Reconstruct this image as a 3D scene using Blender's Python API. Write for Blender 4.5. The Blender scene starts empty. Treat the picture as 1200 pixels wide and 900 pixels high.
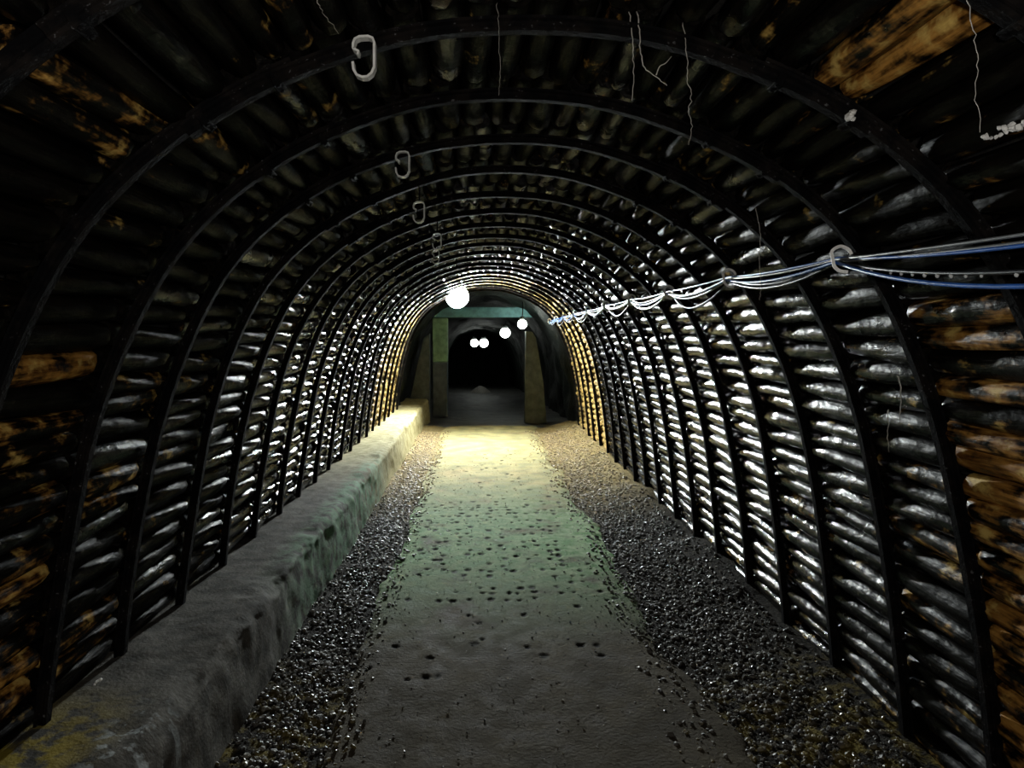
import bpy, math, random
import numpy as np
from mathutils import Vector, Matrix

random.seed(7)
rng = np.random.default_rng(11)
scene = bpy.context.scene
COL = scene.collection

# ------------------------------------------------------------------ camera, world, exposure
F = 832.0                       # focal length in pixels of the 1200 x 900 frame
VX, VY = 563.0, 393.0           # where the tunnel axis vanishes
CAM_H = 1.55
cam_d = bpy.data.cameras.new('camera')
cam_d.sensor_width = 36.0
cam_d.lens = F / 1200.0 * 36.0
cam_d.shift_x = (600.0 - VX) / 1200.0
cam_d.shift_y = -(450.0 - VY) / 1200.0
cam_d.clip_start = 0.02
cam = bpy.data.objects.new('camera', cam_d)
cam.location = (0, 0, CAM_H)
cam.rotation_euler = (math.pi / 2, 0, 0)
COL.objects.link(cam)
scene.camera = cam

world = bpy.data.worlds.new('world')
scene.world = world
world.use_nodes = True
world.node_tree.nodes['Background'].inputs[0].default_value = (0.0, 0.0, 0.0, 1)
world.node_tree.nodes['Background'].inputs[1].default_value = 0.0

scene.view_settings.view_transform = 'Standard'
scene.view_settings.look = 'None'
scene.view_settings.gamma = 1.0
scene.view_settings.use_curve_mapping = False
scene.view_settings.exposure = 0.0

# the photographer's weak flash
fl = bpy.data.lights.new('camera_flash', 'POINT')
fl.energy = 38.0
fl.color = (1.0, 0.95, 0.88)
fl.shadow_soft_size = 0.03
flo = bpy.data.objects.new('camera_flash', fl)
flo.location = (0.10, -0.03, CAM_H + 0.06)
COL.objects.link(flo)

LAMP_MAIN = 3500.0              # emission of the big tunnel lamp
LAMP_FAR = 14.0                # emission of the lamps down the dark gallery

# ------------------------------------------------------------------ helpers
def at(px, py, d):
    return Vector(((px - VX) / F * d, d, CAM_H + (VY - py) / F * d))

def link(o, parent=None):
    COL.objects.link(o)
    if parent is not None:
        o.parent = parent
    return o

def tag(o, label=None, cat=None, group=None, kind=None):
    if label: o['label'] = label
    if cat: o['category'] = cat
    if group: o['group'] = group
    if kind: o['kind'] = kind
    return o

def mesh_obj(name, verts, faces, mat, parent=None, smooth=True):
    me = bpy.data.meshes.new(name)
    me.from_pydata([tuple(v) for v in verts], [], [tuple(f) for f in faces])
    if mat: me.materials.append(mat)
    if smooth:
        me.polygons.foreach_set('use_smooth', [True] * len(me.polygons))
    me.update()
    return link(bpy.data.objects.new(name, me), parent)

def empty(name, loc=(0, 0, 0), rot=(0, 0, 0)):
    o = bpy.data.objects.new(name, None)
    o.empty_display_size = 0.1
    o.location = loc
    o.rotation_euler = rot
    return link(o)

def tri_mesh(name, V, T, mat, parent=None, smooth=False):
    """big triangle meshes straight from numpy"""
    me = bpy.data.meshes.new(name)
    V = np.asarray(V, dtype=np.float32); T = np.asarray(T, dtype=np.int32)
    n = T.shape[1]
    me.vertices.add(len(V)); me.vertices.foreach_set('co', V.ravel())
    me.loops.add(T.size); me.loops.foreach_set('vertex_index', T.ravel())
    me.polygons.add(len(T))
    me.polygons.foreach_set('loop_start', np.arange(0, T.size, n, dtype=np.int32))
    me.polygons.foreach_set('loop_total', np.full(len(T), n, dtype=np.int32))
    me.polygons.foreach_set('use_smooth', np.full(len(T), smooth, dtype=bool))
    me.materials.append(mat)
    me.update(calc_edges=True)
    me.validate()
    return link(bpy.data.objects.new(name, me), parent)

def box_vf(cx, cy, cz, sx, sy, sz, bevel=0.0):
    """chamfered box, verts and faces"""
    hx, hy, hz = sx / 2, sy / 2, sz / 2
    b = min(bevel, hx * .9, hy * .9, hz * .9)
    if b <= 0: b = min(hx, hy, hz) * 0.08
    V, idx = [], {}
    for ax in range(3):
        for s0 in (-1, 1):
            for s1 in (-1, 1):
                for s2 in (-1, 1):
                    s = (s0, s1, s2)
                    h = [hx - b, hy - b, hz - b]
                    h[ax] += b
                    idx[(ax, s)] = len(V)
                    V.append((cx + s0 * h[0], cy + s1 * h[1], cz + s2 * h[2]))
    Fc = []
    for ax in range(3):
        o1, o2 = [a for a in range(3) if a != ax]
        for sg in (-1, 1):
            q = []
            for (a, c) in ((-1, -1), (1, -1), (1, 1), (-1, 1)):
                s = [0, 0, 0]; s[ax] = sg; s[o1] = a; s[o2] = c
                q.append(idx[(ax, tuple(s))])
            Fc.append(q)
    for ax in range(3):          # edge strips run along ax
        o1, o2 = [a for a in range(3) if a != ax]
        for a in (-1, 1):
            for c in (-1, 1):
                q = []
                for (axis, e) in ((o1, -1), (o1, 1), (o2, 1), (o2, -1)):
                    s = [0, 0, 0]; s[ax] = e; s[o1] = a; s[o2] = c
                    q.append(idx[(axis, tuple(s))])
                Fc.append(q)
    for s0 in (-1, 1):
        for s1 in (-1, 1):
            for s2 in (-1, 1):
                s = (s0, s1, s2)
                Fc.append([idx[(0, s)], idx[(1, s)], idx[(2, s)]])
    return V, Fc

def fix_normals(o):
    import bmesh
    bm = bmesh.new(); bm.from_mesh(o.data)
    bmesh.ops.recalc_face_normals(bm, faces=bm.faces)
    bm.to_mesh(o.data); bm.free()
    return o

def merge(parts):
    V, Fc = [], []
    for v, f in parts:
        n = len(V)
        V += list(v)
        Fc += [[i + n for i in q] for q in f]
    return V, Fc

def tube_vf(pts, r, sides=8, caps=True):
    pts = [Vector(p) for p in pts]
    n = len(pts)
    rr = r if hasattr(r, '__len__') else [r] * n
    V, Fc = [], []
    t0 = (pts[1] - pts[0]).normalized()
    up = Vector((0, 0, 1)) if abs(t0.z) < .9 else Vector((1, 0, 0))
    nrm = (up - t0 * up.dot(t0)).normalized()
    for i in range(n):
        t = (pts[min(i + 1, n - 1)] - pts[max(i - 1, 0)]).normalized()
        nrm = (nrm - t * nrm.dot(t)).normalized()
        b = t.cross(nrm)
        for k in range(sides):
            a = 2 * math.pi * k / sides
            V.append(pts[i] + (nrm * math.cos(a) + b * math.sin(a)) * rr[i])
    for i in range(n - 1):
        for k in range(sides):
            k2 = (k + 1) % sides
            Fc.append((i * sides + k, i * sides + k2, (i + 1) * sides + k2, (i + 1) * sides + k))
    if caps:
        Fc.append(tuple(range(sides - 1, -1, -1)))
        Fc.append(tuple((n - 1) * sides + k for k in range(sides)))
    return V, Fc

def smooth_path(pts, sub=6):
    """Catmull-Rom through the points"""
    P = [np.array(p, float) for p in pts]
    P = [2 * P[0] - P[1]] + P + [2 * P[-1] - P[-2]]
    out = []
    for i in range(1, len(P) - 2):
        for k in range(sub):
            t = k / sub
            out.append(.5 * (2 * P[i] + (P[i + 1] - P[i - 1]) * t + (2 * P[i - 1] - 5 * P[i] + 4 * P[i + 1] - P[i + 2]) * t * t
                             + (3 * P[i] - P[i - 1] - 3 * P[i + 1] + P[i + 2]) * t ** 3))
    out.append(P[-2])
    return out

_H = rng.random((256, 256))
def vnoise(x, y):
    x = np.asarray(x, float); y = np.asarray(y, float)
    xi = np.floor(x).astype(int); yi = np.floor(y).astype(int)
    fx = x - xi; fy = y - yi
    fx = fx * fx * (3 - 2 * fx); fy = fy * fy * (3 - 2 * fy)
    h = lambda a, b: _H[a % 256, b % 256]
    return ((h(xi, yi) * (1 - fx) + h(xi + 1, yi) * fx) * (1 - fy) + (h(xi, yi + 1) * (1 - fx) + h(xi + 1, yi + 1) * fx) * fy) - .5
def fbm(x, y, o=4):
    s = 0; a = 1.0
    for i in range(o):
        s = s + a * vnoise(x * 2 ** i + 17.3 * i, y * 2 ** i + 9.1 * i); a *= .5
    return s

def grid_obj(name, X, Y, Z, mat, parent=None, flip=False, smooth=True):
    ny, nx = X.shape
    V = np.stack([X, Y, Z], -1).reshape(-1, 3)
    i = np.arange(ny * nx).reshape(ny, nx)
    T = np.stack([i[:-1, :-1], i[:-1, 1:], i[1:, 1:], i[1:, :-1]], -1).reshape(-1, 4)
    if flip: T = T[:, ::-1]
    return tri_mesh(name, V, T, mat, parent, smooth)

# ------------------------------------------------------------------ materials
class NT:
    def __init__(self, name):
        self.m = bpy.data.materials.new(name); self.m.use_nodes = True
        self.t = self.m.node_tree
        self.b = self.t.nodes['Principled BSDF']
        self.out = self.t.nodes['Material Output']
    def n(self, typ, **kw):
        nd = self.t.nodes.new(typ)
        for k, v in kw.items():
            if k in nd.inputs: nd.inputs[k].default_value = v
            else: setattr(nd, k, v)
        return nd
    def l(self, a, b): self.t.links.new(a, b)
    def math(self, op, a, b=None, c=None, clamp=False):
        nd = self.n('ShaderNodeMath', operation=op); nd.use_clamp = clamp
        for i, v in enumerate((a, b, c)):
            if v is None: continue
            if isinstance(v, (int, float)): nd.inputs[i].default_value = v
            else: self.l(v, nd.inputs[i])
        return nd.outputs[0]
    def noise(self, vec, scale, detail=4, rough=.55):
        nd = self.n('ShaderNodeTexNoise'); nd.inputs['Scale'].default_value = scale
        nd.inputs['Detail'].default_value = detail; nd.inputs['Roughness'].default_value = rough
        if vec is not None: self.l(vec, nd.inputs['Vector'])
        return nd.outputs['Fac']
    def ramp(self, fac, lo, hi, a=0.0, b=1.0):
        nd = self.n('ShaderNodeMapRange'); nd.interpolation_type = 'SMOOTHSTEP'
        nd.inputs['From Min'].default_value = lo; nd.inputs['From Max'].default_value = hi
        nd.inputs['To Min'].default_value = a; nd.inputs['To Max'].default_value = b
        self.l(fac, nd.inputs['Value'])
        return nd.outputs[0]
    def mix(self, fac, a, b):
        nd = self.n('ShaderNodeMix', data_type='RGBA')
        for s, v in ((6, a), (7, b)):
            if isinstance(v, tuple): nd.inputs[s].default_value = (*v, 1) if len(v) == 3 else v
            else: self.l(v, nd.inputs[s])
        if isinstance(fac, (int, float)): nd.inputs[0].default_value = fac
        else: self.l(fac, nd.inputs[0])
        return nd.outputs[2]
    def scalevec(self, vec, s, off=None):
        nd = self.n('ShaderNodeMapping'); nd.inputs['Scale'].default_value = s
        self.l(vec, nd.inputs['Vector'])
        if off is not None: self.l(off, nd.inputs['Location'])
        return nd.outputs[0]
    def bump(self, h, strength=.5, dist=.01, base=None):
        nd = self.n('ShaderNodeBump'); nd.inputs['Strength'].default_value = strength
        nd.inputs['Distance'].default_value = dist
        self.l(h, nd.inputs['Height'])
        if base is not None: self.l(base, nd.inputs['Normal'])
        return nd.outputs[0]
    def set(self, color=None, rough=None, normal=None, metal=None, spec=None):
        for k, v in (('Base Color', color), ('Roughness', rough), ('Normal', normal), ('Metallic', metal), ('Specular IOR Level', spec)):
            if v is None: continue
            if isinstance(v, tuple): self.b.inputs[k].default_value = (*v, 1)
            elif isinstance(v, (int, float)): self.b.inputs[k].default_value = v
            else: self.l(v, self.b.inputs[k])
        return self.m

def mat_log():
    N = NT('wet_log')
    g = N.n('ShaderNodeNewGeometry'); oi = N.n('ShaderNodeObjectInfo')
    rnd = N.math('FRACT', N.math('ADD', N.math('MULTIPLY', oi.outputs['Random'], 7.31), N.math('MULTIPLY', g.outputs['Random Per Island'], 3.7)))
    off = N.n('ShaderNodeCombineXYZ')
    for k in range(3): N.l(N.math('MULTIPLY', rnd, 37.0 + 11 * k), off.inputs[k])
    pos = g.outputs['Position']
    grain = N.noise(N.scalevec(pos, (55, 5, 55), off.outputs[0]), 1.0, 5, .6)
    blot = N.noise(N.scalevec(pos, (13, 9, 13), off.outputs[0]), 1.0, 4, .6)
    fine = N.noise(N.scalevec(pos, (130, 70, 130), off.outputs[0]), 1.0, 3, .6)
    wav = N.noise(N.scalevec(pos, (26, 13, 26), off.outputs[0]), 1.0, 2, .5)
    sep = N.n('ShaderNodeSeparateColor'); N.l(oi.outputs['Color'], sep.inputs[0])
    # red channel of the object colour: how much of the bark has come off (bare brown wood)
    bare = N.math('ADD', N.math('ADD', blot, N.math('MULTIPLY', N.math('SUBTRACT', grain, .5), .45)), N.math('SUBTRACT', sep.outputs[0], .5))
    bmask = N.ramp(bare, .46, .68)
    wood = N.mix(N.ramp(grain, .3, .7), (.15, .055, .010), (.58, .29, .065))
    wood = N.mix(N.ramp(blot, .55, .72), wood, (.75, .52, .15))
    bark = N.mix(N.ramp(grain, .35, .7), (.002, .0018, .0016), (.008, .0065, .005))
    col = N.mix(bmask, bark, wood)
    # green channel: dry, dusty tan wood
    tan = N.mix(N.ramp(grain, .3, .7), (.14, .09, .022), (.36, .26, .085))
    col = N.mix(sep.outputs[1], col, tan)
    # salt bloom specks
    salt = N.ramp(fine, .76, .80)
    col = N.mix(N.math('MULTIPLY', salt, N.ramp(blot, .56, .64)), col, (.45, .45, .43))
    wet = N.ramp(N.noise(N.scalevec(pos, (9, 6, 9), off.outputs[0]), 1.0, 3), .35, .65)
    rough = N.math('ADD', N.math('MULTIPLY', wet, .15), N.math('ADD', .105, N.math('MULTIPLY', bmask, .25)))
    nb = N.bump(wav, .65, .010)
    nb = N.bump(grain, .55, .006, nb)
    nb = N.bump(fine, .35, .003, nb)
    # blue channel: dulled reflections, painting in the unlit crown and near logs
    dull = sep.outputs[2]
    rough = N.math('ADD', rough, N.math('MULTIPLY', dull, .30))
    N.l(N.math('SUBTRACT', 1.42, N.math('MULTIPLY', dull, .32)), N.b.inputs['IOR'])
    return N.set(col, rough, nb, 0.0, .35)

def mat_steel():
    N = NT('rusted_steel')
    g = N.n('ShaderNodeNewGeometry'); pos = g.outputs['Position']
    a = N.noise(pos, 14, 5); f = N.noise(pos, 90, 4)
    col = N.mix(N.ramp(a, .4, .65), (.004, .004, .0045), (.012, .010, .009))
    col = N.mix(N.math('MULTIPLY', N.ramp(f, .62, .72), N.ramp(a, .45, .6)), col, (.12, .12, .125))
    return N.set(col, N.ramp(a, .3, .7, .75, .95), N.bump(f, .6, .004, N.bump(a, .5, .01)), .0, .3)

def _dull_steel(m):
    m.node_tree.nodes['Principled BSDF'].inputs['IOR'].default_value = 1.12
    return m

def mat_simple(name, col, rough=.5, nscale=40, var=.25, bump=.25, dist=.003, metal=0.0):
    N = NT(name)
    g = N.n('ShaderNodeNewGeometry'); a = N.noise(g.outputs['Position'], nscale, 4)
    c = N.mix(N.ramp(a, .3, .7), tuple(x * (1 - var) for x in col), tuple(min(1, x * (1 + var)) for x in col))
    return N.set(c, rough, N.bump(a, bump, dist), metal)

def mat_rock():
    N = NT('dark_rock')
    g = N.n('ShaderNodeNewGeometry'); a = N.noise(g.outputs['Position'], 5, 7, .65)
    c = N.mix(N.ramp(a, .35, .7), (.006, .0055, .005), (.022, .02, .017))
    return N.set(c, .8, N.bump(a, .8, .05))

def mat_gallery():
    N = NT('gallery_rock')
    g = N.n('ShaderNodeNewGeometry'); a = N.noise(g.outputs['Position'], 4, 7, .65)
    c = N.mix(N.ramp(a, .35, .7), (.0025, .004, .003), (.008, .012, .009))
    return N.set(c, .7, N.bump(a, .8, .06), None, .2)

def yfade(N, pos, lo, hi):
    s = N.n('ShaderNodeSeparateXYZ'); N.l(pos, s.inputs[0])
    return N.ramp(s.outputs[1], lo, hi), s

def mat_path():
    N = NT('mossy_path')
    g = N.n('ShaderNodeNewGeometry'); pos = g.outputs['Position']
    big = N.noise(pos, 2.2, 5, .6); mid = N.noise(pos, 9, 5, .6); fine = N.noise(pos, 60, 4, .6)
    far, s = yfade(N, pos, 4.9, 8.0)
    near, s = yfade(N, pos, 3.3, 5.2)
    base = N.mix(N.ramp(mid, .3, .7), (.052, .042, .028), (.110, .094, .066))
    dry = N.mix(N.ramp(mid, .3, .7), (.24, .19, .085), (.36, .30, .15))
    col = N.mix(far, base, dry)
    col = N.mix(N.math('MULTIPLY', N.ramp(N.noise(pos, 4.5, 6, .7), .42, .60), .55), col, (.030, .025, .017))
    # a belt of green algae across the middle of the path
    alg = N.mix(N.ramp(mid, .35, .65), (.07, .18, .05), (.30, .39, .24))
    belt = N.math('MULTIPLY', N.math('MULTIPLY', near, N.math('SUBTRACT', 1.0, N.math('MULTIPLY', far, .85))), N.ramp(big, .30, .50))
    col = N.mix(belt, col, alg)
    col = N.mix(N.ramp(fine, .62, .75, 0, .5), col, (.20, .19, .17))
    col = N.mix(N.ramp(mid, .60, .72, 0, .35), col, (.05, .045, .035))
    at_ = N.n('ShaderNodeAttribute', attribute_name='pit')
    col = N.mix(at_.outputs['Fac'], col, (.012, .012, .010))
    return N.set(col, N.ramp(mid, .3, .7, .75, .95), N.bump(fine, .8, .007, N.bump(mid, .4, .006)), None, .06)

def mat_soil():
    N = NT('gravelly_soil')
    g = N.n('ShaderNodeNewGeometry'); pos = g.outputs['Position']
    big = N.noise(pos, 3, 5); mid = N.noise(pos, 14, 5); fine = N.noise(pos, 70, 4)
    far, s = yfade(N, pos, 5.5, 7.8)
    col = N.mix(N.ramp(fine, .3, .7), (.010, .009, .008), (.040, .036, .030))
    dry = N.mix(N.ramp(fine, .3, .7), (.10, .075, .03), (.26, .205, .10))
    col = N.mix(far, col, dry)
    nearm = N.math('SUBTRACT', 1.0, yfade(N, pos, 2.6, 3.6)[0])
    moss = N.math('MULTIPLY', N.ramp(mid, .45, .62), nearm)
    col = N.mix(N.math('MULTIPLY', moss, .7), col, (.17, .13, .03))
    return N.set(col, .95, N.bump(fine, .8, .012, N.bump(mid, .6, .02)), None, .05)

def mat_pebble():
    N = NT('pebble')
    g = N.n('ShaderNodeNewGeometry'); pos = g.outputs['Position']
    r = g.outputs['Random Per Island']
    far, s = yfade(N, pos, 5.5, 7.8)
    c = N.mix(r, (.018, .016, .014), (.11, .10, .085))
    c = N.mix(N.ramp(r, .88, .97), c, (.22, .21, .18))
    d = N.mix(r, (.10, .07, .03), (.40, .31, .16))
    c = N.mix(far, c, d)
    nearm = N.math('SUBTRACT', 1.0, yfade(N, pos, 2.5, 3.5)[0])
    moss = N.math('MULTIPLY', N.ramp(N.noise(pos, 14, 4), .46, .6), nearm)
    c = N.mix(N.math('MULTIPLY', moss, .6), c, (.20, .15, .03))
    return N.set(c, N.ramp(r, 0, 1, .35, .7), N.bump(N.noise(pos, 150, 2), .4, .003))

def mat_concrete():
    N = NT('worn_concrete')
    g = N.n('ShaderNodeNewGeometry'); pos = g.outputs['Position']
    big = N.noise(pos, 3.2, 5, .6); mid = N.noise(pos, 13, 5, .6); fine = N.noise(pos, 75, 4, .6)
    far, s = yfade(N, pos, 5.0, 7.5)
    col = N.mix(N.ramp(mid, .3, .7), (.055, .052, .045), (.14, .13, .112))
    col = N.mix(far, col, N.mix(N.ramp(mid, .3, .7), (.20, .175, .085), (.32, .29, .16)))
    # green film on the worn edge
    edge = N.math('MULTIPLY', N.ramp(s.outputs[0], -1.16, -1.0), N.math('MULTIPLY', yfade(N, pos, 3.2, 4.2)[0], N.math('SUBTRACT', 1.0, yfade(N, pos, 6.0, 7.6)[0])))
    col = N.mix(N.math('MULTIPLY', edge, N.ramp(mid, .35, .6)), col, (.15, .25, .16))
    # yellow moss at the near end next to the logs
    nm = N.math('MULTIPLY', N.math('SUBTRACT', 1.0, yfade(N, pos, 2.0, 2.45)[0]), N.math('SUBTRACT', 1.0, N.ramp(s.outputs[0], -1.22, -1.02)))
    col = N.mix(N.math('MULTIPLY', nm, N.ramp(mid, .40, .55)), col, (.26, .20, .03))
    # lime trickles on the near face
    drip = N.noise(N.scalevec(pos, (22, 22, 1.5)), 1.0, 3)
    lm = N.math('MULTIPLY', N.math('SUBTRACT', 1.0, yfade(N, pos, 2.05, 2.4)[0]), N.ramp(drip, .52, .62))
    col = N.mix(N.math('MULTIPLY', lm, N.ramp(s.outputs[0], -1.16, -1.06, 0, .75)), col, (.42, .46, .46))
    return N.set(col, .9, N.bump(fine, .6, .006, N.bump(mid, .4, .012)), None, .1)

def mat_emit(name, col, strength):
    N = NT(name)
    N.b.inputs['Base Color'].default_value = (.9, .9, .9, 1)
    N.b.inputs['Emission Color'].default_value = (*col, 1)
    N.b.inputs['Emission Strength'].default_value = strength
    return N.m

M = dict(log=mat_log(), steel=_dull_steel(mat_steel()), rock=mat_rock(), gallery=mat_gallery(), path=mat_path(), soil=mat_soil(), pebble=mat_pebble(),
         concrete=mat_concrete(),
         white=mat_simple('white_plastic', (.84, .84, .80), .35, 60, .12, .1),
         root=mat_simple('pale_root', (.50, .47, .42), .6, 80, .3),
         crust=mat_simple('white_mineral', (.85, .85, .82), .6, 60, .12, .6, .01),
         bluec=mat_simple('blue_sheath', (.025, .13, .50), .30, 30, .15, .05),
         greyc=mat_simple('grey_sheath', (.16, .17, .175), .38, 30, .2, .05),
         blackc=mat_simple('black_sheath', (.018, .018, .02), .35, 30, .2, .05),
         housing=mat_simple('lamp_housing', (.10, .11, .11), .5, 40),
         postg=mat_simple('green_lit_post', (.17, .28, .16), .7, 8, .3, .5, .01),  # green light on the post's top, put into the colour
         postc=mat_simple('grey_post', (.070, .085, .095), .8, 8, .3, .5, .01),
         lintel=mat_simple('teal_lit_lintel', (.10, .24, .25), .6, 10, .25),  # teal light on the beam painted into its colour
         sand=mat_simple('pale_sand', (.30, .28, .25), .8, 30, .3, .5, .01),
         gfloor=mat_simple('gallery_mud', (.060, .060, .056), .6, 6, .4, .6, .03),
         bulb_near=mat_emit('lit_near_bulb', (.90, 1.0, .90), 60.0),
         globe=mat_emit('lit_globe', (.93, 1.0, .99), LAMP_MAIN),
         bulb=mat_emit('lit_bulb', (.93, 1.0, .92), LAMP_FAR))
def mat_water():
    N = NT('water_drop')
    N.b.inputs['Transmission Weight'].default_value = .0
    N.b.inputs['Base Color'].default_value = (.6, .62, .62, 1)
    N.b.inputs['Roughness'].default_value = .08
    return N.m
M['water'] = mat_water()

# ------------------------------------------------------------------ tunnel profile
CX = 0.11
HALF = [(0, .715), (.2, .702), (.36, .667), (.52, .61), (.67, .54), (.80, .455), (.93, .345), (1.04, .215), (1.13, .06), (1.206, -.116),
        (1.26, -.28), (1.303, -.45), (1.357, -.74), (1.40, -1.05), (1.43, -1.35), (1.45, -1.62)]
def build_profile():
    R = [np.array((x, z + CAM_H)) for x, z in HALF]
    L = [np.array((-x, z + CAM_H)) for x, z in HALF[1:]][::-1]
    P = np.array(smooth_path([(p[0], p[1], 0) for p in L + R], 12))[:, :2]
    seg = np.r_[0, np.cumsum(np.linalg.norm(np.diff(P, axis=0), axis=1))]
    return P, seg - seg[-1] / 2
PROF, PS = build_profile()
SMAX = PS[-1]
def prof(s):
    s = np.asarray(s, float)
    x = np.interp(s, PS, PROF[:, 0]); z = np.interp(s, PS, PROF[:, 1])
    e = .04
    tx = np.interp(s + e, PS, PROF[:, 0]) - np.interp(s - e, PS, PROF[:, 0])
    tz = np.interp(s + e, PS, PROF[:, 1]) - np.interp(s - e, PS, PROF[:, 1])
    l = np.hypot(tx, tz)
    return x + CX, z, -tz / l, tx / l       # position and outward normal
def s_at_z(zc, side):
    """arc position where the profile is at height zc on a side"""
    s = np.linspace(0, SMAX, 600) * side
    z = prof(s)[1]
    return s[np.argmin(np.abs(z - zc))]
LEDGE_Z = CAM_H - 1.18
Y_END = 11.45
RIB_Y = [1.14, 1.66, 2.16, 2.63, 3.15] + [3.15 + .511 * k for k in range(1, 17)]
RIB_Y[-1] = 11.33

# ------------------------------------------------------------------ setting: rock behind the logs
S_SPLIT = 1.02
def rock_strip(name, s0, s1):
    ss = np.linspace(s0, s1, 26); yy = np.linspace(.05, Y_END + .05, 90)
    S, Y = np.meshgrid(ss, yy)
    x, z, nx, nz = prof(S)
    off = .20 + .05 * fbm(S * 4, Y * 4)
    o = grid_obj(name, x + nx * off, Y, z + nz * off, M['rock'])
    o['kind'] = 'structure'
    return o
wall_left = rock_strip('wall_left', -SMAX, -S_SPLIT)
ceiling = rock_strip('ceiling', -S_SPLIT, S_SPLIT)
wall_right = rock_strip('wall_right', S_SPLIT, SMAX)

# ------------------------------------------------------------------ the logs (lagging) between the arches
def log_mesh(seed):
    r = random.Random(seed)
    sides, rings = 9, 7
    V, Fc = [], []
    ph = [r.uniform(0, 6.28) for _ in range(4)]
    taper = r.uniform(-.10, .10)
    for i in range(rings):
        t = i / (rings - 1) - .5
        end = (.86, .97, 1.0, 1.02, 1.0, .97, .86)[i]
        cx = .12 * math.sin(ph[0] + t * 4); cz = .12 * math.sin(ph[1] + t * 4)
        for k in range(sides):
            a = 2 * math.pi * k / sides
            rad = (1 + taper * t * 2 + .07 * math.sin(2 * a + ph[2]) + .05 * math.sin(3 * a + ph[3] + t * 5)) * end
            V.append((cx + rad * math.cos(a), t, cz + rad * math.sin(a)))
    # ring just inside each end keeps the end face crisp
    for i in range(rings - 1):
        for k in range(sides):
            k2 = (k + 1) % sides
            Fc.append((i * sides + k2, i * sides + k, (i + 1) * sides + k, (i + 1) * sides + k2))
    Fc.append(tuple(range(sides)))
    Fc.append(tuple((rings - 1) * sides + k for k in range(sides - 1, -1, -1)))
    for i, yv in enumerate([-.5, -.455, -.27, .0, .27, .455, .5]):
        for k in range(sides):
            v = V[i * sides + k]; V[i * sides + k] = (v[0], yv, v[2])
    me = bpy.data.meshes.new('log')
    me.from_pydata(V, [], Fc)
    me.materials.append(M['log'])
    me.polygons.foreach_set('use_smooth', [len(p.vertices) == 4 for p in me.polygons])
    me.update()
    return me
LOGS = [log_mesh(100 + i) for i in range(10)]
LOG_ARR = []
for me in LOGS:
    v = np.zeros(len(me.vertices) * 3, np.float32); me.vertices.foreach_get('co', v)
    LOG_ARR.append((v.reshape(-1, 3), [tuple(p.vertices) for p in me.polygons]))

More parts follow.
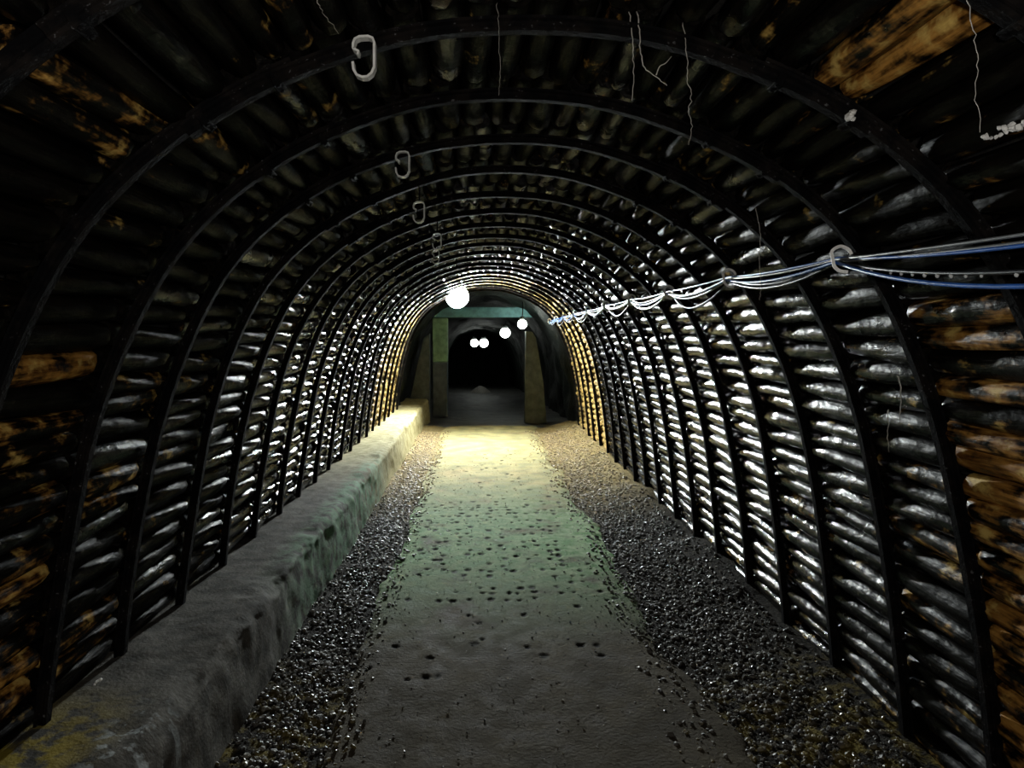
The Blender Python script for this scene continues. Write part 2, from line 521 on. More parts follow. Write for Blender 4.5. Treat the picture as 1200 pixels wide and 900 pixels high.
# spots where the photograph shows bare orange wood: (pixel x, pixel y, distance, strength)
BARE = [(at(1000, 50, 1.5), .27), (at(1060, 85, 1.45), .30), (at(70, 110, 1.5), .15), (at(70, 425, 1.9), .32), (at(1180, 425, 1.75), .28),
        (at(1185, 465, 1.75), .28), (at(15, 500, 1.9), .22), (at(1105, 385, 1.9), .26)]
rnd2 = random.Random(5); singles = []
bays = [(.12, .62), (.62, 1.14)] + [(RIB_Y[i], RIB_Y[i + 1]) for i in range(len(RIB_Y) - 1)]
N_IND = 11                                   # bays whose logs are objects of their own
stuffV = {'l': [], 'c': [], 'r': []}; stuffF = {'l': [], 'c': [], 'r': []}
far_c = {'l': 0, 'c': 0, 'r': 0}
S_LEFT = s_at_z(LEDGE_Z - .02, -1); S_RIGHT = s_at_z(.02, 1)
for b, (y0, y1) in enumerate(bays):
    s = float(S_LEFT)
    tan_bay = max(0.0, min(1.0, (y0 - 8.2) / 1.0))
    while s < S_RIGHT:
        r = random.uniform(.034, .048)
        if y0 > 3.0: r *= .97
        s += r
        x, z, nx, nz = [float(v) for v in prof(s)]
        rec = .027 + .020 * math.exp(-(s / .75) ** 2) + (.018 if s < -.9 else 0)
        off = rec + r + random.uniform(-.002, .013)
        a = -random.uniform(.001, .010); c = -random.uniform(.001, .010)
        L = (y1 - y0) + a + c
        cx, cz, cy = x + nx * off, z + nz * off, (y0 - a + y1 + c) / 2
        tilt = random.uniform(-.03, .03) + .01     # near end sits a little proud
        tw = random.uniform(-.03, .03)
        key = 'l' if s < -S_SPLIT else ('r' if s > S_SPLIT else 'c')
        par = {'l': wall_left, 'c': ceiling, 'r': wall_right}[key]
        # rotate local Y axis: towards the inside at the far end by -tilt, sideways by tw
        ydir = Vector((nx * tilt - nz * tw, 1, nz * tilt + nx * tw)).normalized()
        zdir = Vector((nx, 0, nz)); xdir = ydir.cross(zdir).normalized(); zdir = xdir.cross(ydir)
        roll = random.uniform(0, 6.28)
        xr = xdir * math.cos(roll) + zdir * math.sin(roll); zr = zdir * math.cos(roll) - xdir * math.sin(roll)
        mat = Matrix(((xr.x * r, ydir.x * L, zr.x * r, cx), (xr.y * r, ydir.y * L, zr.y * r, cy), (xr.z * r, ydir.z * L, zr.z * r, cz), (0, 0, 0, 1)))
        mi = random.randrange(len(LOGS))
        if 2 <= b < 2 + N_IND or (b == 1 and False):
            o = bpy.data.objects.new('log', LOGS[mi])
            COL.objects.link(o); o.parent = par
            o.matrix_world = mat
            bare = random.uniform(.18, .42)
            if b == 2: bare = random.uniform(.22, .45)
            if b == 3 and z < 1.30: bare = random.uniform(.48, .70) if key == 'r' else random.uniform(.36, .56)
            if b == 2 and z < 1.3 : bare = random.uniform(.45, .6)
            if b == 4 and z < 1.2: bare = random.uniform(.22, .48)
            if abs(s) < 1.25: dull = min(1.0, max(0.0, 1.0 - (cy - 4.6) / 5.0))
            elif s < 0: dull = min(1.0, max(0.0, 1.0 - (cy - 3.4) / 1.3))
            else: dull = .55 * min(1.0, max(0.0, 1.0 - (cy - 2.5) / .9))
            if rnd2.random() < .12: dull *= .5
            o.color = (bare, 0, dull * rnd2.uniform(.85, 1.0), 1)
            singles.append((o, Vector((cx, cy, cz)), y0, y1))
        else:
            V, Fc = LOG_ARR[mi]
            A = np.array(mat)[:3, :3]; T = np.array(mat)[:3, 3]
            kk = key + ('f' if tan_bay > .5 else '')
            stuffV.setdefault(kk, []); stuffF.setdefault(kk, []); far_c.setdefault(kk, 0)
            stuffV[kk].append(V @ A.T + T)
            stuffF[kk] += [tuple(i + far_c[kk] for i in f) for f in Fc]
            far_c[kk] += len(V)
        s += r * random.uniform(.86, 1.02)
for p, st in BARE:                       # the log nearest to each spot has lost its bark there
    near = [(math.hypot(p.x - c.x, p.z - c.z), i) for i, (o, c, ya, yb) in enumerate(singles) if ya <= p.y <= yb]
    if near:
        o = singles[min(near)[1]][0]
        o.color = (.28 + st, 0, o.color[2], 1)
for k in stuffV:
    if not stuffV[k]: continue
    par = {'l': wall_left, 'c': ceiling, 'r': wall_right}[k[0]]
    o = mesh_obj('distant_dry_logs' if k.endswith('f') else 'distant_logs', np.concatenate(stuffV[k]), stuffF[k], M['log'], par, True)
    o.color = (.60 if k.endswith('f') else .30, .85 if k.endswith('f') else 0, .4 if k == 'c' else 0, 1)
    o['kind'] = 'stuff'

# ------------------------------------------------------------------ steel arches
SEC = [(-.014, 0), (.014, 0), (.021, .005), (.019, .012), (.019, .019), (.030, .022), (.030, .029), (-.030, .029), (-.030, .022), (-.019, .019), (-.019, .012), (-.021, .005)]
def rib_part(s0, s1, y, off, jit, n):
    ss = np.linspace(s0, s1, n)
    x, z, nx, nz = prof(ss)
    wob = .012 * vnoise(ss * 2.2 + jit, np.full_like(ss, jit * 3.1))
    V, Fc = [], []
    m = len(SEC)
    for i in range(n):
        yo = y + .02 * float(vnoise(ss[i] * 1.3 + jit * 5, jit))
        for (u, w) in SEC:
            d = w + off + wob[i]
            V.append((x[i] + nx[i] * d, yo + u, z[i] + nz[i] * d))
    for i in range(n - 1):
        for k in range(m):
            k2 = (k + 1) % m
            Fc.append((i * m + k, i * m + k2, (i + 1) * m + k2, (i + 1) * m + k))
    Fc.append(tuple(range(m - 1, -1, -1))); Fc.append(tuple((n - 1) * m + k for k in range(m)))
    return V, Fc
ORD = ['nearest', 'second', 'third', 'fourth', 'fifth', 'sixth', 'seventh', 'eighth', 'ninth', 'tenth', 'eleventh', 'twelfth', 'thirteenth', 'fourteenth',
       'fifteenth', 'sixteenth', 'seventeenth', 'eighteenth', 'nineteenth', 'twentieth', 'last']
S_RIB_L = s_at_z(LEDGE_Z - .03, -1); S_RIB_R = s_at_z(-.03, 1)
for k, y in enumerate(RIB_Y):
    jit = 3.7 * k + .3
    t = empty('steel_arch', (CX, y, 0))
    if k == 0: lab = 'black steel arch crossing the top right corner, nearest the camera'
    elif k == len(RIB_Y) - 1: lab = 'last steel arch of the log tunnel, beside the bright lamp'
    else: lab = '%s dark steel arch of the log tunnel counting from the camera' % ORD[k]
    tag(t, lab, 'arch', 'steel arches of the tunnel')
    seg = 40 if k < 10 else 26
    def part(name, vf, parent=t):
        V, Fc = vf
        o = mesh_obj(name, [(v[0] - CX, v[1] - y, v[2]) for v in V], Fc, M['steel'], parent, False)
        return fix_normals(o)
    part('crown_segment', rib_part(-.84, .84, y, 0, jit, seg))
    part('leg', rib_part(float(S_RIB_L), -.55, y, .010, jit + 1, seg))
    part('leg', rib_part(.55, float(S_RIB_R), y, .010, jit + 2, seg))
    if k < 6:
        for sgn in (-1, 1):
            for sc in (.60, .79):
                x, z, nx, nz = [float(v) for v in prof(sgn * sc)]
                V, Fc = box_vf(0, 0, 0, .022, .050, .006, .002)      # strap across the inner face
                V2, F2 = merge([(V, Fc), box_vf(0, -.0245, -.013, .018, .004, .028, .001), box_vf(0, .0245, -.013, .018, .004, .028, .001),
                                box_vf(0, -.017, .005, .010, .010, .005, .002), box_vf(0, .017, .005, .010, .010, .005, .002)])
                # local z = inward normal, local x = tangent
                tx, tz = nz, -nx
                W = [(x + tx * v[0] - nx * (v[2] + .004), y + v[1], z + tz * v[0] - nz * (v[2] + .004)) for v in V2]
                part('clamp', (W, F2))

# ------------------------------------------------------------------ floor, path, ledge
def floor_h(X, Y):
    h = .020 * fbm(X * 3, Y * 3) - .012
    h = h + .10 * np.clip((X - 1.05) / .45, 0, 1) ** 1.3 * (1 + .8 * vnoise(Y * 2.1, 3.3)) 
    h = h + .03 * np.clip((-.62 - X) / .3, 0, 1)
    return h
X, Y = np.meshgrid(np.linspace(-1.75, 1.85, 130), np.linspace(.05, 12.1, 420))
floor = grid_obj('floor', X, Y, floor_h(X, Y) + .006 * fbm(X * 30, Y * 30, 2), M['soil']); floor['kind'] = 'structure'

nx_, ny_ = 170, 1100
PY0, PY1 = .3, 12.1
u = np.linspace(0, 1, nx_); yv = np.linspace(PY0, PY1, ny_)
U, Y = np.meshgrid(u, yv)
xl = -.60 + .10 * fbm(yv * 1.6, np.full_like(yv, 2.2)) + .02 * fbm(yv * 9, np.full_like(yv, 7.2))
xr = .93 + .15 * fbm(yv * 1.4, np.full_like(yv, 5.2)) + .03 * fbm(yv * 8, np.full_like(yv, 1.2))
X = xl[:, None] * (1 - U) + xr[:, None] * U
edge = np.clip(np.minimum(U, 1 - U) / .06, 0, 1)
Z = -.010 + .020 * np.sqrt(edge) + .008 * fbm(X * 1.5, Y * 1.5, 2) + .0012 * fbm(X * 25, Y * 25, 2)
pit = np.zeros_like(X)
for row in np.arange(3.2, 9.2, .105):
    dens = .50 if 4.1 < row < 6.6 else (.13 if row < 4.1 else .10)
    for cx in np.arange(-.50, .88, .082):
        if random.random() > dens * (1.0 if cx < .62 else .5): continue
        px = cx + random.uniform(-.025, .025); py = row + random.uniform(-.028, .028)
        ra = random.uniform(.011, .024); rb = ra * random.uniform(.9, 1.6)
        j0 = np.searchsorted(yv, py - .08); j1 = np.searchsorted(yv, py + .08)
        q = np.exp(-(((X[j0:j1] - px) / ra) ** 2 + ((Y[j0:j1] - py) / rb) ** 2 + .5 * fbm(X[j0:j1] * 40, Y[j0:j1] * 40, 2)).clip(0, None) ** 3)
        pit[j0:j1] = np.maximum(pit[j0:j1], q * random.uniform(.6, 1.0))
Z = Z - .010 * pit
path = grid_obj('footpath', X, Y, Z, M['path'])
path['kind'] = 'structure'
at_ = path.data.attributes.new('pit', 'FLOAT', 'POINT')
at_.data.foreach_set('value', np.clip(pit * 1.3, 0, 1).astype(np.float32).ravel())

# ledge: cross-section swept along the left wall
yv = np.linspace(.05, 13.3, 600)
cs = []      # (x, z) top from the wall to the worn edge, then down the face
for t in np.linspace(0, 1, 22): cs.append((-1.62 + t * (1.62 - 1.02), LEDGE_Z))
for a in np.linspace(0, math.pi / 2, 9)[1:]: cs.append((-1.02 + .055 * math.sin(a), LEDGE_Z - .055 + .055 * math.cos(a)))
for t in np.linspace(0, 1, 18)[1:]: cs.append((-.965 + .03 * t, (LEDGE_Z - .055) * (1 - t) - .06 * t))
cs = np.array(cs)
I, Y = np.meshgrid(np.arange(len(cs)), yv)
X = cs[I, 0]; Z = cs[I, 1]
edge = np.exp(-((I - 24) / 7.0) ** 2)
dx = .035 * fbm(Y * 1.7, I * .05) + .010 * fbm(Y * 6, I * .22, 3)
face = np.clip((I - 18) / 8.0, 0, 1)
X = X + dx * face - edge * .05 * np.clip(fbm(Y * 4 + 8, I * .1), 0, 1)
Z = Z + .012 * fbm(Y * 3, X * 8) * (1 - .5 * face) - edge * .045 * np.clip(fbm(Y * 3.2 + 3, I * .1) + .1, 0, 1) + .004 * fbm(Y * 22, X * 22, 2)
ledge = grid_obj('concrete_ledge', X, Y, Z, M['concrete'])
tag(ledge, 'worn concrete ledge running along the foot of the left log wall', 'ledge', kind='structure')

# gravel on both sides of the path
def ico():
    p = (1 + 5 ** .5) / 2
    V = np.array([(-1, p, 0), (1, p, 0), (-1, -p, 0), (1, -p, 0), (0, -1, p), (0, 1, p), (0, -1, -p), (0, 1, -p), (p, 0, -1), (p, 0, 1), (-p, 0, -1), (-p, 0, 1)], float)
    V /= np.linalg.norm(V[0])
    T = np.array([(0, 11, 5), (0, 5, 1), (0, 1, 7), (0, 7, 10), (0, 10, 11), (1, 5, 9), (5, 11, 4), (11, 10, 2), (10, 7, 6), (7, 1, 8), (3, 9, 4), (3, 4, 2),
                  (3, 2, 6), (3, 6, 8), (3, 8, 9), (4, 9, 5), (2, 4, 11), (6, 2, 10), (8, 6, 7), (9, 8, 1)])
    return V, T
IV, IT = ico()
def gravel(name, n, xf, y0, y1, smin, smax, label):
    yy = y0 + (y1 - y0) * rng.random(n) ** 1.15
    xx = xf(yy, n)
    size = smin + (smax - smin) * rng.random(n) ** 2.4
    zz = floor_h(xx, yy) + size * .35
    on_path = (xx > -.58) & (xx < .9)
    zz = np.where(on_path, .012 + size * .2, zz)
    sc = size[:, None] * (.65 + .7 * rng.random((n, 3))); sc[:, 2] *= .75
    V = IV[None] * (1 + .35 * (rng.random((n, 12, 1)) - .5)) * sc[:, None, :]
    a = rng.random(n) * 6.283; ca, sa = np.cos(a)[:, None], np.sin(a)[:, None]
    V = np.stack([V[..., 0] * ca - V[..., 1] * sa, V[..., 0] * sa + V[..., 1] * ca, V[..., 2]], -1) + np.stack([xx, yy, zz], -1)[:, None, :]
    T = (IT[None] + 12 * np.arange(n)[:, None, None]).reshape(-1, 3)
    o = tri_mesh(name, V.reshape(-1, 3), T, M['pebble'], None, False)
    tag(o, label, 'gravel', kind='stuff')
    return o
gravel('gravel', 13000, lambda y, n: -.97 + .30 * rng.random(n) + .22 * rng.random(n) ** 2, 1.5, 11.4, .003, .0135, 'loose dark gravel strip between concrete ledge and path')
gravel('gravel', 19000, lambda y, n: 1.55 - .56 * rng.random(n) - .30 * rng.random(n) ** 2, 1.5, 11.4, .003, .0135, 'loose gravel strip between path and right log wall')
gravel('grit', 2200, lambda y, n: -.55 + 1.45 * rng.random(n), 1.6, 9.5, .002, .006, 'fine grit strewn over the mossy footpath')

# ------------------------------------------------------------------ lamps
def uv_sphere(r, seg=16, ring=10, sq=1.0):
    V = [(0, 0, r * sq)]; Fc = []
    for i in range(1, ring):
        a = math.pi * i / ring
        for k in range(seg):
            b = 2 * math.pi * k / seg
            V.append((r * math.sin(a) * math.cos(b), r * math.sin(a) * math.sin(b), r * sq * math.cos(a)))
    V.append((0, 0, -r * sq))
    for k in range(seg): Fc.append((0, 1 + k, 1 + (k + 1) % seg))
    for i in range(ring - 2):
        for k in range(seg):
            a = 1 + i * seg; Fc.append((a + k, a + seg + k, a + seg + (k + 1) % seg, a + (k + 1) % seg))
    e = len(V) - 1; a = 1 + (ring - 2) * seg
    for k in range(seg): Fc.append((a + (k + 1) % seg, a + k, e))
    return V, Fc
def lathe(prof_, seg=20):
    V, Fc = [], []
    for (r, z) in prof_:
        for k in range(seg):
            a = 2 * math.pi * k / seg; V.append((r * math.cos(a), r * math.sin(a), z))
    for i in range(len(prof_) - 1):
        for k in range(seg):
            k2 = (k + 1) % seg
            Fc.append((i * seg + k, i * seg + k2, (i + 1) * seg + k2, (i + 1) * seg + k))
    Fc.append(tuple(range(seg - 1, -1, -1))); Fc.append(tuple((len(prof_) - 1) * seg + k for k in range(seg)))
    return V, Fc
def bulkhead_lamp(name, loc, tilt, r, label, globe_mat, shade=1.0, hang=.12, yaw=0):
    """globe along local -Z in front of a dished housing; tilt leans it from straight down towards the camera"""
    t = empty(name, loc)
    tag(t, label, 'lamp', 'tunnel lamps')
    R = Matrix.Rotation(yaw, 3, 'Z') @ Matrix.Rotation(-tilt, 3, 'X')
    tr = lambda V: [tuple(R @ Vector(v)) for v in V]
    V, Fc = uv_sphere(r, 18, 12)
    mesh_obj('globe', tr(V), Fc, globe_mat, t)
    q = r * shade
    V, Fc = lathe([(q * 1.30, -.50 * r), (q * 1.34, -.44 * r), (q * 1.26, .60 * r), (q * .8, 1.15 * r), (q * .35, 1.4 * r)])
    # an open dish: inner skin
    V2, F2 = lathe([(q * 1.28, -.49 * r), (q * 1.20, .55 * r), (q * .7, 1.08 * r)])
    o = mesh_obj('housing', tr(V), Fc[:-2] + [Fc[-1]], M['housing'], t)
    mesh_obj('reflector', tr(V2), F2[:-2] + [F2[-1]], M['white'], t)
    base = R @ Vector((0, 0, 1.4 * r))
    V, Fc = tube_vf([base, base + Vector((0, .01, hang * .5)), base + Vector((0, .02, hang))], .012, 8)
    mesh_obj('bracket', V, Fc, M['housing'], t)
    return t
bulkhead_lamp('tunnel_lamp', at(536, 347, 10.85), math.radians(76), .135, 'bright round lamp under the crown at the end of the log tunnel', M['globe'], 1.0, .10)
def far_lamp(px, py, d, r, label, m='bulb'):
    t = empty('gallery_lamp', at(px, py, d))
    tag(t, label, 'lamp', 'lamps down the dark gallery')
    V, Fc = uv_sphere(r, 14, 10); mesh_obj('bulb', V, Fc, M[m], t)
    V, Fc = lathe([(r * .55, r * .85), (r * .6, r * 1.5), (r * .35, r * 1.7)]); mesh_obj('socket', V, Fc, M['housing'], t)
    V, Fc = tube_vf([(0, 0, r * 1.6), (.01, 0, r * 1.6 + .12), (0, .02, r * 1.6 + .32)], .01, 6); mesh_obj('cord', V, Fc, M['blackc'], t)
far_lamp(612, 380, 13.1, .085, 'round lit bulb just right of the dark doorway lintel', 'bulb_near')
far_lamp(592, 390, 16.5, .12, 'lit bulb below the lintel, second from the right')
far_lamp(567, 402, 24.0, .15, 'right one of the two small far bulbs deep in the gallery')
far_lamp(556, 402, 27.0, .15, 'left one of the two small far bulbs deep in the gallery')

# ------------------------------------------------------------------ dark gallery beyond the arches
def gallery_axis(y):      # sideways and vertical drift of the gallery
    t = np.clip(y - 12.0, 0, None)
    return -.0005 * t ** 2, -.036 * t
def gallery_strip(name, s0, s1, flipm=False):
    ss = np.linspace(s0, s1, 30); yy = np.linspace(Y_END - .02, 34, 120)
    S, Y = np.meshgrid(ss, yy)
    x, z, nx, nz = prof(S)
    ax, az = gallery_axis(Y)
    off = .10 + .12 * fbm(S * 2.5, Y * 2.0)
    o = grid_obj(name, x + nx * off + ax, Y, z + nz * off + az, M['gallery']); o['kind'] = 'structure'
gallery_strip('wall_gallery_left', -SMAX, -S_SPLIT); gallery_strip('ceiling_gallery', -S_SPLIT, S_SPLIT); gallery_strip('wall_gallery_right', S_SPLIT, SMAX)
X, Y = np.meshgrid(np.linspace(-1.8, 1.9, 50), np.linspace(12.0, 34, 160))
ax, az = gallery_axis(Y)
o = grid_obj('floor_gallery', X + ax, Y, az + .03 * fbm(X * 3, Y * 3), M['gfloor']); o['kind'] = 'structure'
X, Z = np.meshgrid(np.linspace(-2.2, 2.0, 30), np.linspace(-1.2, 2.2, 30))
o = grid_obj('wall_back', X, 33.8 + .2 * fbm(X * 2, Z * 2), Z, M['gallery']); o['kind'] = 'structure'

# timber-and-concrete doorway
def chamfer_thing(name, parts, mat, label, cat, group=None):
    V, Fc = merge(parts); o = mesh_obj(name, V, Fc, mat, None, False); fix_normals(o)
    return tag(o, label, cat, group)
def prism(poly, y0, y1):
    n = len(poly)
    V = [(x, y0, z) for x, z in poly] + [(x, y1, z) for x, z in poly]
    Fc = [tuple(range(n)), tuple(range(2 * n - 1, n - 1, -1))]
    for i in range(n): j = (i + 1) % n; Fc.append((i, i + n, j + n, j))
    return V, Fc
pl = empty('doorway_post', (-.785, 13.9, 0))
tag(pl, 'square post with green light painted on its upper half standing left in the dark doorway', 'post')
V, Fc = box_vf(0, 0, .50, .30, .30, 1.06, .015); fix_normals(mesh_obj('lower_block', V, Fc, M['postc'], pl, False))
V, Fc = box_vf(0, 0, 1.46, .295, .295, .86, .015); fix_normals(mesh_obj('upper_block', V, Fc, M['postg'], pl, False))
chamfer_thing('doorway_post', [prism([(.80, -.05), (1.19, -.05), (1.13, .7), (1.0, 1.5), (.93, 1.62), (.82, 1.62)], 12.75, 13.05)], M['postc'],
              'tapering grey concrete post standing right in the dark doorway', 'post')
chamfer_thing('wing_wall', [prism([(-1.36, .0), (-.95, .0), (-.95, 1.58), (-1.06, 1.5), (-1.30, .40)], 13.2, 13.5)], M['postc'],
              'sloping grey concrete wing wall left of the square doorway post', 'wing wall')
V, Fc = box_vf(.15, 13.9, 2.0, 2.3, .26, .20, .012)
o = fix_normals(mesh_obj('doorway_lintel', V, Fc, M['lintel'], None, False)); tag(o, 'lintel beam painted with bluish green light across the top of the dark doorway', 'lintel')
# pile of pale sand on the gallery floor
a = np.linspace(0, 2 * math.pi, 25); rr = np.linspace(0, 1, 9)
A, Rr = np.meshgrid(a, rr)
gx, gz = gallery_axis(np.array(25.0))
Rv = .38 * Rr * (1 + .12 * np.sin(3 * A) * Rr)
o = grid_obj('sand_pile', at(563, 450, 25).x + Rv * np.cos(A), 25 + Rv * np.sin(A), float(gz) - .02 + .26 * (1 - Rr ** 1.6), M['sand'])
tag(o, 'small pale heap lying on the floor deep in the gallery', 'heap')

# ------------------------------------------------------------------ cables and clips on the right
HOOKS = [(.30, 1.085, .20), (2.17, 1.095, .240), (3.15, 1.10, .262), (4.17, 1.105, .262), (5.19, 1.105, .268), (6.21, 1.10, .268), (7.24, 1.10, .262), (8.26, 1.10, .258),
         (9.28, 1.10, .252), (10.30, 1.10, .245), (11.28, 1.10, .235)]
def cable(name, mat, r, sags, off, label, wob=0.0, hookdz=0.0):
    pts = []
    for i in range(len(HOOKS) - 1):
        (ya, xa, za), (yb, xb, zb) = HOOKS[i], HOOKS[i + 1]
        n = 18 if i == 0 else 10
        sg = sags[min(i, len(sags) - 1)] * (1 if i < 1 else random.uniform(.6, 1.3))
        for k in range(n):
            t = k / n
            pts.append((xa * (1 - t) + xb * t + off[0] + wob * math.sin(6 * t + i) - .03 * 4 * t * (1 - t) * (1 if i == 0 else .4), ya * (1 - t) + yb * t,
                        CAM_H + za * (1 - t) + zb * t + off[1] + hookdz - sg * 4 * t * (1 - t)))
    pts.append((HOOKS[-1][1] + off[0], HOOKS[-1][0], CAM_H + HOOKS[-1][2] + off[1]))
    V, Fc = tube_vf(pts, r, 8)
    return mesh_obj(name, V, Fc, mat), pts
c1, p1 = cable('cable', M['bluec'], .0045, [.045, .012, .012], (0, -.004), '')
tag(c1, 'topmost taut blue cable strung along the right wall', 'cable', 'cables on the right wall')
c2, p2 = cable('cable', M['bluec'], .0055, [.115, .035, .05], (-.012, -.016), '')
tag(c2, 'lowest blue cable sagging deeply near the right picture edge', 'cable', 'cables on the right wall')
c3, p3 = cable('cable', M['blackc'], .005, [.085, .05, .06], (-.004, -.016), '')
tag(c3, 'thin black cable beaded with water drops between the blue cables', 'cable', 'cables on the right wall')
c4, p4 = cable('cable', M['greyc'], .0042, [.03, .075, .085], (.006, -.012), '', .006)
tag(c4, 'slack grey cable looping lowest between the white wall clips', 'cable', 'cables on the right wall')
c5, p5 = cable('cable', M['greyc'], .004, [.02, .022, .045], (-.008, -.008), '', .004)
tag(c5, 'grey cable looping shallowly between the white wall clips', 'cable', 'cables on the right wall')
drops = []
for i, t in enumerate(np.linspace(9.6, 16.4, 15)):
    k = int(t); f = t - k
    p = Vector(p3[k]).lerp(Vector(p3[k + 1]), f)
    if i in (3, 12): continue
    rr = random.uniform(.0030, .0048)
    V, Fc = uv_sphere(rr, 8, 6, 1.25)
    drops.append(([(v[0] + p.x - .002, v[1] + p.y, v[2] + p.z - .0062) for v in V], Fc))
V, Fc = merge(drops)
mesh_obj('water_drops', V, Fc, M['water'], c3)['kind'] = 'stuff'

def strip_vf(pts2, w, th):
    """flat plastic strip: 2-D path in the XZ plane, width w along Y, thickness th"""
    n = len(pts2); V, Fc = [], []
    for i in range(n):
        a = np.array(pts2[max(i - 1, 0)]); b = np.array(pts2[min(i + 1, n - 1)])
        t = (b - a) / np.linalg.norm(b - a); nr = np.array((-t[1], t[0])) * th / 2
        p = np.array(pts2[i])
        for (q, yy) in ((p + nr, -w / 2), (p + nr, w / 2), (p - nr, w / 2), (p - nr, -w / 2)): V.append((q[0], yy, q[1]))
    for i in range(n - 1):
        for k in range(4):
            k2 = (k + 1) % 4; Fc.append((i * 4 + k, i * 4 + k2, i * 4 + 4 + k2, i * 4 + 4 + k))
    Fc += [(3, 2, 1, 0), tuple((n - 1) * 4 + k for k in range(4))]
    return V, Fc
wall_clip_path = smooth_path([(.030, .008, 0), (.022, .022, 0), (.004, .030, 0), (-.014, .018, 0), (-.012, -.002, 0), (-.008, -.022, 0), (.004, -.034, 0), (.022, -.038, 0)], 5)
wall_clip_path = [(p[0] * 1.2, p[1] * 1.15) for p in wall_clip_path]
ORDH = ['fifth', 'sixth', 'seventh', 'eighth', 'ninth', 'farthest']
WL = ['white plastic hook nearest the camera holding the right wall cables', 'second white hook from the camera on the right wall cables',
      'third white hook from the camera on the right wall cables', 'fourth white hook from the camera on the right wall cables']
for i, (y, x, z) in enumerate(HOOKS[1:]):
    t = empty('cable_hook', (x - .012, y - .02, CAM_H + z - .006), (0, 0, math.radians(-25)))
    tag(t, WL[i] if i < len(WL) else 'tiny %s white hook from the camera on the right wall cables' % ORDH[i - 4], 'cable hook', 'hooks on the right wall')
    V, Fc = strip_vf(wall_clip_path, .022, .009); fix_normals(mesh_obj('hook', V, Fc, M['white'], t, False))
    V, Fc = tube_vf([(.026, .0, .012), (.05, .012, .012), (.085, .02, .014)], .004, 6); mesh_obj('fixing_screw', V, Fc, M['steel'], t)

# ------------------------------------------------------------------ empty clips under the crown, left of centre
clip_path = [(-.024, .018), (-.024, .030), (-.020, .040), (-.010, .045), (.010, .046), (.020, .042), (.024, .032), (.024, .0), (.024, -.024), (.018, -.038), (.008, -.046), (-.004, -.047),
             (-.016, -.042), (-.023, -.030), (-.025, -.012)]
CL = [(427, 68, 1.66, 'largest white open clip hanging under the crown'), (472, 193, 2.63, 'second largest white clip hanging under the crown'),
      (491, 249, 3.2, 'third white clip hanging under the crown'), (512, 283, 4.17, 'fourth white clip hanging under the crown'),
      (510.5, 301, 5.0, 'fifth small white clip hanging under the crown, nearest the bright lamp')]
for (px, py, d, lab) in CL:
    p = at(px, py, d - .03)
    t = empty('ceiling_clip', p); tag(t, lab, 'cable clip', 'empty clips under the crown')
    V, Fc = strip_vf(clip_path, .024, .0055)
    fix_normals(mesh_obj('clip_band', V, Fc, M['white'], t, False))
    V, Fc = strip_vf([(-.024, .018), (-.012, .012), (-.014, .004)], .024, .0055)
    fix_normals(mesh_obj('latch_tongue', V, Fc, M['white'], t, False))
    top = float(np.interp(p.x, *(lambda s: (prof(s)[0], prof(s)[1]))(np.linspace(-.8, .8, 60))))
    V, Fc = tube_vf([(0, 0, .046), (0, .02, .06), (.002, .03, max(.07, top - p.z + .02))], .004, 6)
    mesh_obj('hanger_wire', V, Fc, M['steel'], t)

# ------------------------------------------------------------------ roots, crusts and drips
rnd3 = random.Random(9)
def root(pts, r0, label, branches=()):
    p0 = Vector(pts[0])                              # the root comes out between the logs above
    if p0.z > CAM_H + .3:
        ss_ = np.linspace(-1.3, 1.3, 120); top = float(np.interp(p0.x, prof(ss_)[0], prof(ss_)[1])) + .06
        if top > p0.z: pts = [Vector((p0.x - .004, p0.y + .03, top)), Vector((p0.x - .002, p0.y + .012, (top + p0.z) / 2))] + list(pts)
    P = smooth_path([tuple(p) for p in pts], 6)
    P = [p + np.array([rnd3.gauss(0, .0012), rnd3.gauss(0, .0012), 0]) for p in P]
    n = len(P); parts = [tube_vf(P, [r0 * (1 - .6 * i / n) for i in range(n)], 6)]
    for b in branches:
        Q = smooth_path([tuple(p) for p in b], 5); parts.append(tube_vf(Q, [r0 * .8 * (1 - .6 * i / len(Q)) for i in range(len(Q))], 6))
    V, Fc = merge(parts); o = mesh_obj('hanging_root', V, Fc, M['root'])
    tag(o, label, 'root', 'pale roots hanging from the lining')
root([at(752, 66, 1.62), at(756, 80, 1.62), at(769, 90, 1.62), at(782, 100, 1.62)], .0017, 'forked pale root hanging under the crown',
     [[at(769, 88, 1.62), at(773, 78, 1.62), at(780, 74, 1.62), at(787, 66, 1.62)]])
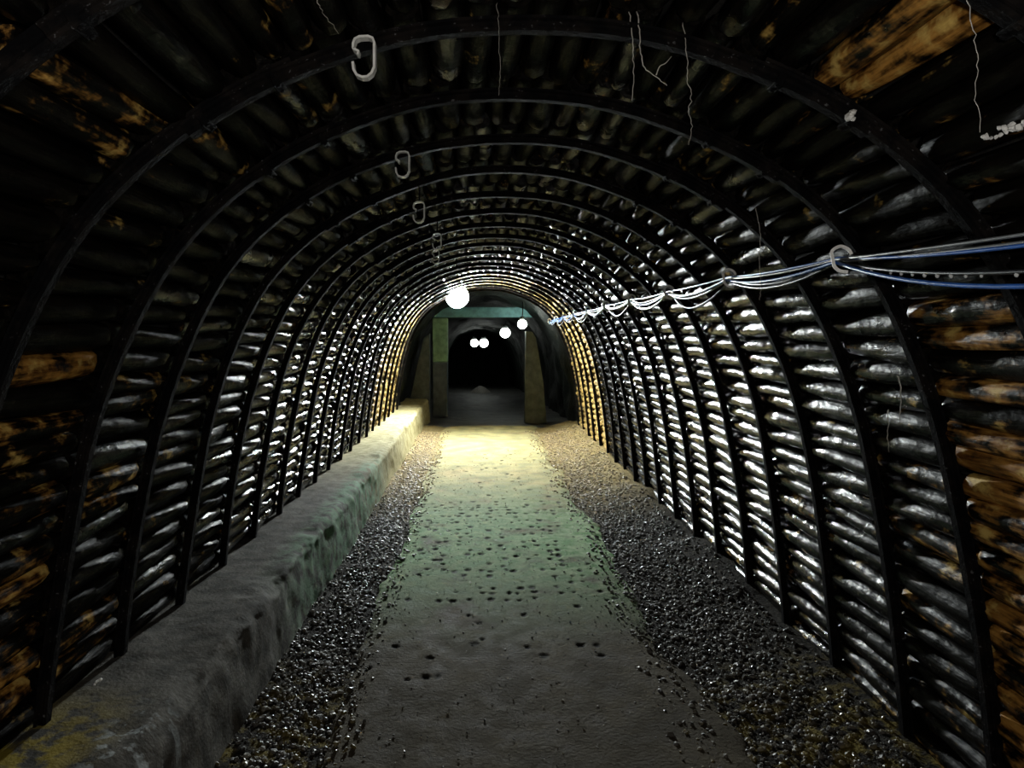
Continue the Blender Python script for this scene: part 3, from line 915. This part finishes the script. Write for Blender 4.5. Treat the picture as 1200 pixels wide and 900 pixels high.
root([at(743, 70, 1.63), at(742, 92, 1.63), at(741, 118, 1.63)], .0014, 'short straight pale root beside the forked root')
root([at(806, 76, 1.62), at(805, 95, 1.62), at(811, 110, 1.62), at(807, 128, 1.62), at(811, 148, 1.62), at(807, 170, 1.62)], .0011, 'long kinked pale root dangling right of the forked root')
root([at(1140, 35, 1.12), at(1147, 70, 1.12), at(1143, 110, 1.12), at(1149, 155, 1.12)], .0008, 'thin pale root dangling in the top right corner')
root([at(891, 275, 2.5), at(890, 305, 2.5), at(891, 340, 2.5), at(890, 352, 2.5)], .0015, 'thin root hanging across the right wall cables')
root([at(1052, 441, 2.26), at(1056, 462, 2.26), at(1054, 494, 2.26)], .0024, 'short white root clinging to the logs below the cables')
root([at(1041, 480, 2.29), at(1040, 505, 2.29), at(1041, 530, 2.29)], .0016, 'faint lower root clinging to the logs below the cables')
root([at(585, 50, 1.62), at(586, 85, 1.62), at(584, 112, 1.62)], .0006, 'very thin root hanging in the middle of the crown')
root([at(372, 0, 1.30), at(381, 18, 1.34), at(398, 40, 1.40)], .0008, 'thin dark wire-like root left of the largest ceiling clip')

def crust(center, n, spread, size, label):
    parts = []
    for i in range(n):
        c = [center[k] + random.gauss(0, spread[k]) for k in range(3)]
        V = IV * (1 + .5 * (rng.random((12, 1)) - .5)) * size * random.uniform(.5, 1.1)
        parts.append(([tuple(v + np.array(c)) for v in V], [tuple(t) for t in IT]))
    V, Fc = merge(parts); o = mesh_obj('mineral_crust', V, Fc, M['crust'], None, False)
    tag(o, label, 'mineral crust', 'white mineral crusts')
crust(at(997, 135, 1.62), 5, (.005, .004, .006), .011, 'bright white mineral lump on a steel arch at upper right')
p = at(1157, 160, 1.42)
crust(p, 6, (.008, .01, .004), .006, 'white crust spot on a log left of the top right streak')
p = at(1186, 148, 1.36)
crust(p, 12, (.006, .02, .004), .007, 'white crust streak on a log at the right picture edge')
crust(at(114, 800, 2.14), 4, (.006, .006, .004), .008, 'small pale crust at the foot of an arch on the ledge')
